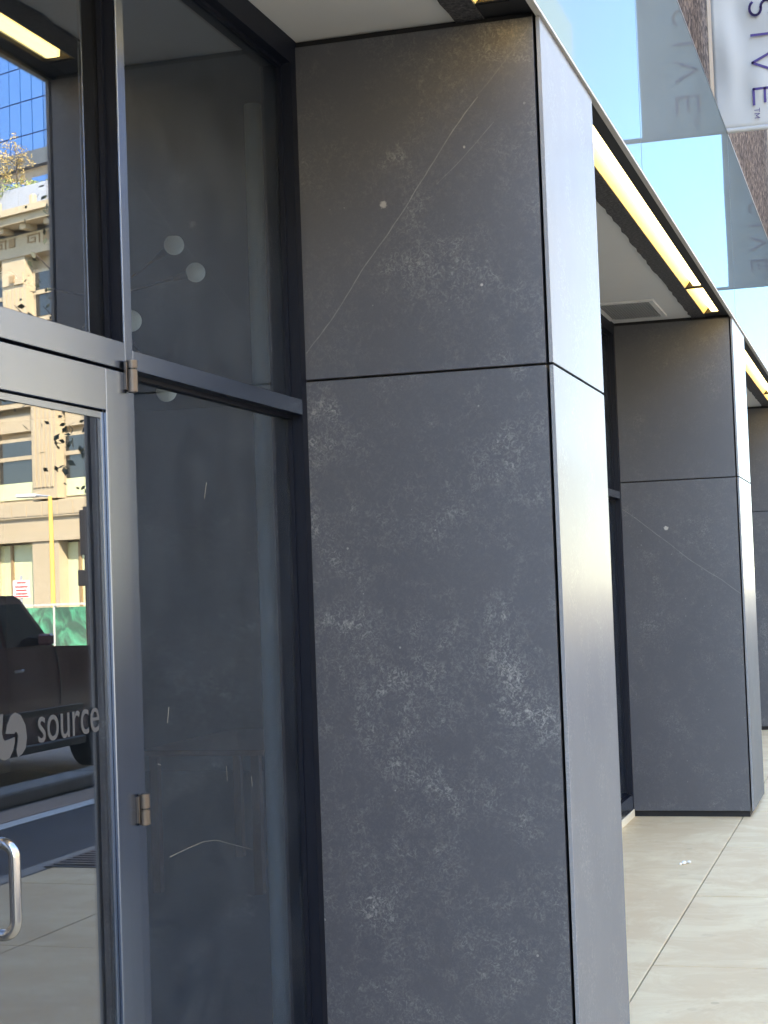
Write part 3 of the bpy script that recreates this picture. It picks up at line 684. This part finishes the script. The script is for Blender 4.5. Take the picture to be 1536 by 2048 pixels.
# sunlit far side of the street; near blocks added unseen for warm bounce light
structure(B().box(-90, 36, -30, -19.5, -.159, -.02).obj('far_sidewalk', MAT['kerb']))
def street_building(x0, x1, y, h, st, bw, col, lab):
    t = thing('street_building', lab, 'building', ((x0+x1)/2, y-7, 0), 'sunlit buildings across the street')
    m = plain('street_wall', col, .8, var=.08, scale=.5)
    B().box(x0, x1, y-14, y, -.1, h).obj('wall', m, t); B().box(x0-.2, x1+.2, y-.4, y+.45, h-.6, h+.3, .05).obj('cornice', m, t)
    B().box(x0-.05, x1+.05, y-.3, y+.15, 3.7, 4.2, .02).obj('band', m, t)
    nb = int((x1-x0)/bw); wm = None
    for i in range(nb):
        xc = x0+(i+.5)*(x1-x0)/nb
        for j in range(0, int((h-1)/st)):
            if wm is None:
                wm = B().box(-bw*.27, bw*.27, -.02, .03, -st*.28, st*.28).mesh('pane'); wm.materials.append(WG)
                fm = B().box(-bw*.31, bw*.31, 0, .12, -st*.33, -st*.28).mesh('sill'); fm.materials.append(m)
            for nme, me_, zz in (('window', wm, 0), ('sill', fm, 0)):
                o = bpy.data.objects.new(nme, me_); COL.objects.link(o); o.parent = t; o.location = (xc-t.location.x, y-t.location.y, 2+j*st)
for a in ((-78, -46, -22, 17, 3.6, 3.2, (.50, .42, .31), 'unseen tan brick block across the street far behind the camera'), (-44, -18, -22, 14, 3.5, 2.8, (.56, .50, .40), 'unseen pale stone block across the street behind the camera'),
          (-16, 10, -22, 18, 3.6, 3.4, (.52, .45, .36), 'unseen sandy stone block straight across the street'), (12, 34, -22, 13, 3.4, 3.0, (.58, .52, .42), 'unseen low cream block next to the old corner building'),
          (80, 104, -24, 10, 3.4, 3., (.55, .46, .32), 'low sunlit block beyond the corner'), (106, 140, -24, 12, 3.6, 3.2, (.60, .53, .40), 'cream block farther along the street'), (142, 190, -24, 13, 3.6, 3.4, (.55, .48, .36), 'long tan block at the far end of the street')): street_building(*a)

# ------------------------------------------------------------------ street lamp, sign, signal, patio screen
P_ = ray(95-44, 1000, 48, .805); L = Vector((P_.x, P_.y, 0))
lp = thing('street_lamp', 'tall yellow sunlit lamp post before the cream building', 'street lamp', L)
YP = plain('yellow_post', (.72, .46, .12), .5)
B().cyl((L.x, L.y, -.15), (L.x, L.y, 4.45), .075, .06, n=16).obj('post', YP, lp, True)
B().cyl((L.x, L.y, -.15), (L.x, L.y, .35), .15, .11, n=16).obj('base', YP, lp, True)
B().tube([L+Vector((0, 0, 4.45)), L+Vector((.2, -.45, 4.5)), L+Vector((.35, -.85, 4.5))], .03, 8).obj('arm', GW, lp, True)
B().box(L.x+.15, L.x+.45, L.y-1.15, L.y-.55, 4.46, 4.56, .02).obj('lamp_head', PG, lp)
P_ = ray(38-44, 1180, 30, .805); L = Vector((P_.x, P_.y, 0))
sg = thing('parking_sign', 'small white parking sign with red lines on a post', 'sign', L)
B().cyl((L.x, L.y, -.15), (L.x, L.y, 2.0), .025).obj('post', GW, sg, True)
REDP = plain('red_print', (.45, .04, .05), .6)
dv = Vector((-L.x, -L.y+1.6, 0)).normalized(); sv = Vector((-dv.y, dv.x, 0))
def plate(par, name, c, w_, h_, th, mat, off=0):
    b = B(); c = Vector(c)+dv*off
    b.box(-w_/2, w_/2, -th/2, th/2, -h_/2, h_/2)
    bmesh.ops.transform(b.bm, matrix=Matrix.Translation(c) @ Matrix.Rotation(math.atan2(sv.y, sv.x), 4, 'Z'), verts=b.bm.verts)
    return b.obj(name, mat, par)
plate(sg, 'plate', (L.x, L.y, 1.77), .28, .30, .01, plain('sign_white', (.75, .72, .72), .5), .03)
for i, (zz, ww) in enumerate(((1.88, .16), (1.81, .22), (1.75, .18), (1.69, .2), (1.645, .24))): plate(sg, 'print_line', (L.x, L.y, zz), ww, .025, .004, REDP, .038)
P_ = ray(172-44, 1158, 25, .805); L = Vector((P_.x, P_.y, 0))
sgn_ = thing('signal_box', 'dark traffic signal box on a post', 'signal', L)
B().cyl((L.x, L.y, -.15), (L.x, L.y, 2.9), .05).obj('post', MAT['dark_metal'], sgn_, True)
B().box(L.x-.1, L.x+.1, L.y-.12, L.y+.16, 1.75, 1.98, .01).obj('box', MAT['dark_metal'], sgn_)
B().box(L.x-.08, L.x+.08, L.y-.08, L.y+.08, 2.2, 2.85, .01).obj('signal_head', MAT['dark_metal'], sgn_)
P_ = ray(60, 1240, 40, .805); L = Vector((P_.x, P_.y, 0))
pg = thing('patio_screen', 'green glass patio screen with white top rail across the street', 'screen', L, None, rotb)
GRN = N('green_patio_glass'); GRN.P(Base_Color=GRN.mix(GRN.ramp(GRN.noise(GRN.pos(), 1.6, 3, .5, 1.5), [(.45, 0), (.62, 1)]), (.06, .13, .10), (.10, .42, .26)), Roughness=.1); GRN = GRN.m
for i in range(-5, 4):
    lbx(pg, 'glass_panel', i*1.3+.03, i*1.3+1.27, -.02, .02, -.1, 1.40, GRN); lbx(pg, 'post', i*1.3-.03, i*1.3+.03, -.03, .03, -.15, 1.44, PG)
lbx(pg, 'top_rail', -6.5, 5.2, -.04, .04, 1.44, 1.49, PG)

# ------------------------------------------------------------------ parked dark maroon pick-up, nose pointing away down the street
PA = N('maroon_car_paint'); PA.P(Base_Color=(.13, .055, .05), Roughness=.25, IOR=1.5); PA.set(PA.b, 'Coat Weight', .8); PA.set(PA.b, 'Coat Roughness', .04); PA = PA.m
CG = N('car_glass'); CG.P(Base_Color=(.008, .009, .01), Roughness=.03, IOR=1.6); CG = CG.m
CH = plain('chrome', (.7, .7, .72), .1, 1, .02); RUB = plain('tyre_rubber', (.012, .012, .013), .8)
VX, VY, VZ = 14.95, -6.48, -.158
vt_ = thing('pickup_truck', 'dark maroon pick-up truck parked beyond the bike lane', 'truck', (VX, VY, VZ))
def car(name, b, mat, par=None, smooth=False):
    bmesh.ops.translate(b.bm, vec=(VX, VY, VZ), verts=b.bm.verts); return b.obj(name, mat, par or vt_, smooth) if not par else link(name, b.mesh(name, smooth), mat, par, False)
hw = .93
def arch(cx, r=.42, n=10): return [(cx+r*math.cos(math.pi*(i/n)), .36+r*math.sin(math.pi*(i/n))) for i in range(n+1)]
prof = [(1.72, .42), (1.78, .55), (1.76, .95), (1.60, 1.14), (.85, 1.24), (-.02, 1.27), (-2.35, 1.27), (-3.75, 1.27), (-3.80, .6), (-3.72, .42)]
prof += [(p[0], p[1]) for p in reversed(arch(-2.75))] + [(-2.2, .36), (.5, .36)] + [(p[0], p[1]) for p in reversed(arch(1.02))]
b = B(); b.prism(prof, 'y', -hw, hw); car('body', b, PA)
b = B(); roof = [(-2.25, 1.271), (-2.10, 1.72), (-1.95, 1.77), (-.62, 1.77), (-.50, 1.73), (-.02, 1.271)]
b.prism(roof, 'y', -hw+.10, hw-.10)
for v in b.bm.verts:
    if v.co.z < 1.4: v.co.y *= 1.10
car('cab', b, PA)
for sy in (1, -1):
    y0 = sy*(hw+.006)
    for pts in ([(-.95, 1.29), (-.95, 1.69), (-.55, 1.69), (-.14, 1.29)], [(-2.1, 1.29), (-2.02, 1.69), (-1.03, 1.69), (-1.03, 1.29)]):
        b = B(); b.prism(pts, 'y', 0, sy*.008)
        for v in b.bm.verts: v.co.y += sy*(hw-.10+.10*(1.77-v.co.z)/.5+.001)
        car('window', b, CG)
    b = B(); sh = [(-.05, 1.26), (.02, 1.12), (.06, .98), (.06, .8), (.02, .62), (-.06, .48)]
    for a, c in zip(sh, sh[1:]): b.prism([(a[0], a[1]), (c[0], c[1]), (c[0]+.014, c[1]), (a[0]+.014, a[1])], 'y', y0-sy*.004, y0)
    car('door_gap', b, MAT['black'])
    car('door_handle', B().box(-.85, -.68, sy*hw, sy*(hw+.03), 1.05, 1.08, .005), CH)
    car('side_moulding', B().box(-2.1, .5, sy*hw, sy*(hw+.015), .62, .68, .004), MAT['black'])
    car('wing_mirror', B().box(-.42, -.32, sy*(hw+.02), sy*(hw+.16), 1.29, 1.40, .02), PA)
    car('headlight', B().box(1.70, 1.785, sy*.62, sy*.86, .82, 1.0, .02), CH)
    car('sill_step', B().box(-2.1, .5, sy*(hw-.08), sy*(hw+.04), .28, .36, .01), MAT['dark_metal'])
    for cx in (-2.75, 1.02):
        tyre = B(); tyre.cyl((cx, sy*(hw-.24), .37), (cx, sy*(hw-.01), .37), .37, n=32); wh = car('wheel', tyre, RUB, None, True)
        car('rim', B().cyl((cx, sy*(hw-.012), .37), (cx, sy*(hw+.006), .37), .22, .20, n=24), CH, wh, True)
b = B(); b.quad((-.47, -.78, 1.71), (-.47, .78, 1.71), (-.03, .88, 1.285), (-.03, -.88, 1.285)); bmesh.ops.translate(b.bm, vec=(.012, 0, .006), verts=b.bm.verts); ws = car('windscreen', b, CG)
car('bumper', B().box(1.66, 1.84, -.9, .9, .40, .58, .03), CH); car('bumper', B().box(-3.88, -3.76, -.9, .9, .45, .6, .03), CH)
car('grille', B().box(1.74, 1.79, -.55, .55, .7, 1.02, .01), MAT['dark_metal'])
# low concrete separators beside the bike lane
for i in range(8):
    x = 2.2+i*3.3
    tag(B().box(x, x+2.9, -5.10, -4.78, -.16, -.03, .03, 2).obj('lane_separator', MAT['kerb']), 'low concrete bike lane separator, ' + ('first', 'second', 'third', 'fourth', 'fifth', 'sixth', 'seventh', 'eighth')[i] + ' in the row', 'kerb', 'bike lane separators')
# street tree in the separator strip
tree((15.2, -4.4, -.15), 5.5, (1.65, 1.65, 1.7), 950, .055, LEAF, 'street tree whose leaves show mirrored in the door glass', .07, BARK)
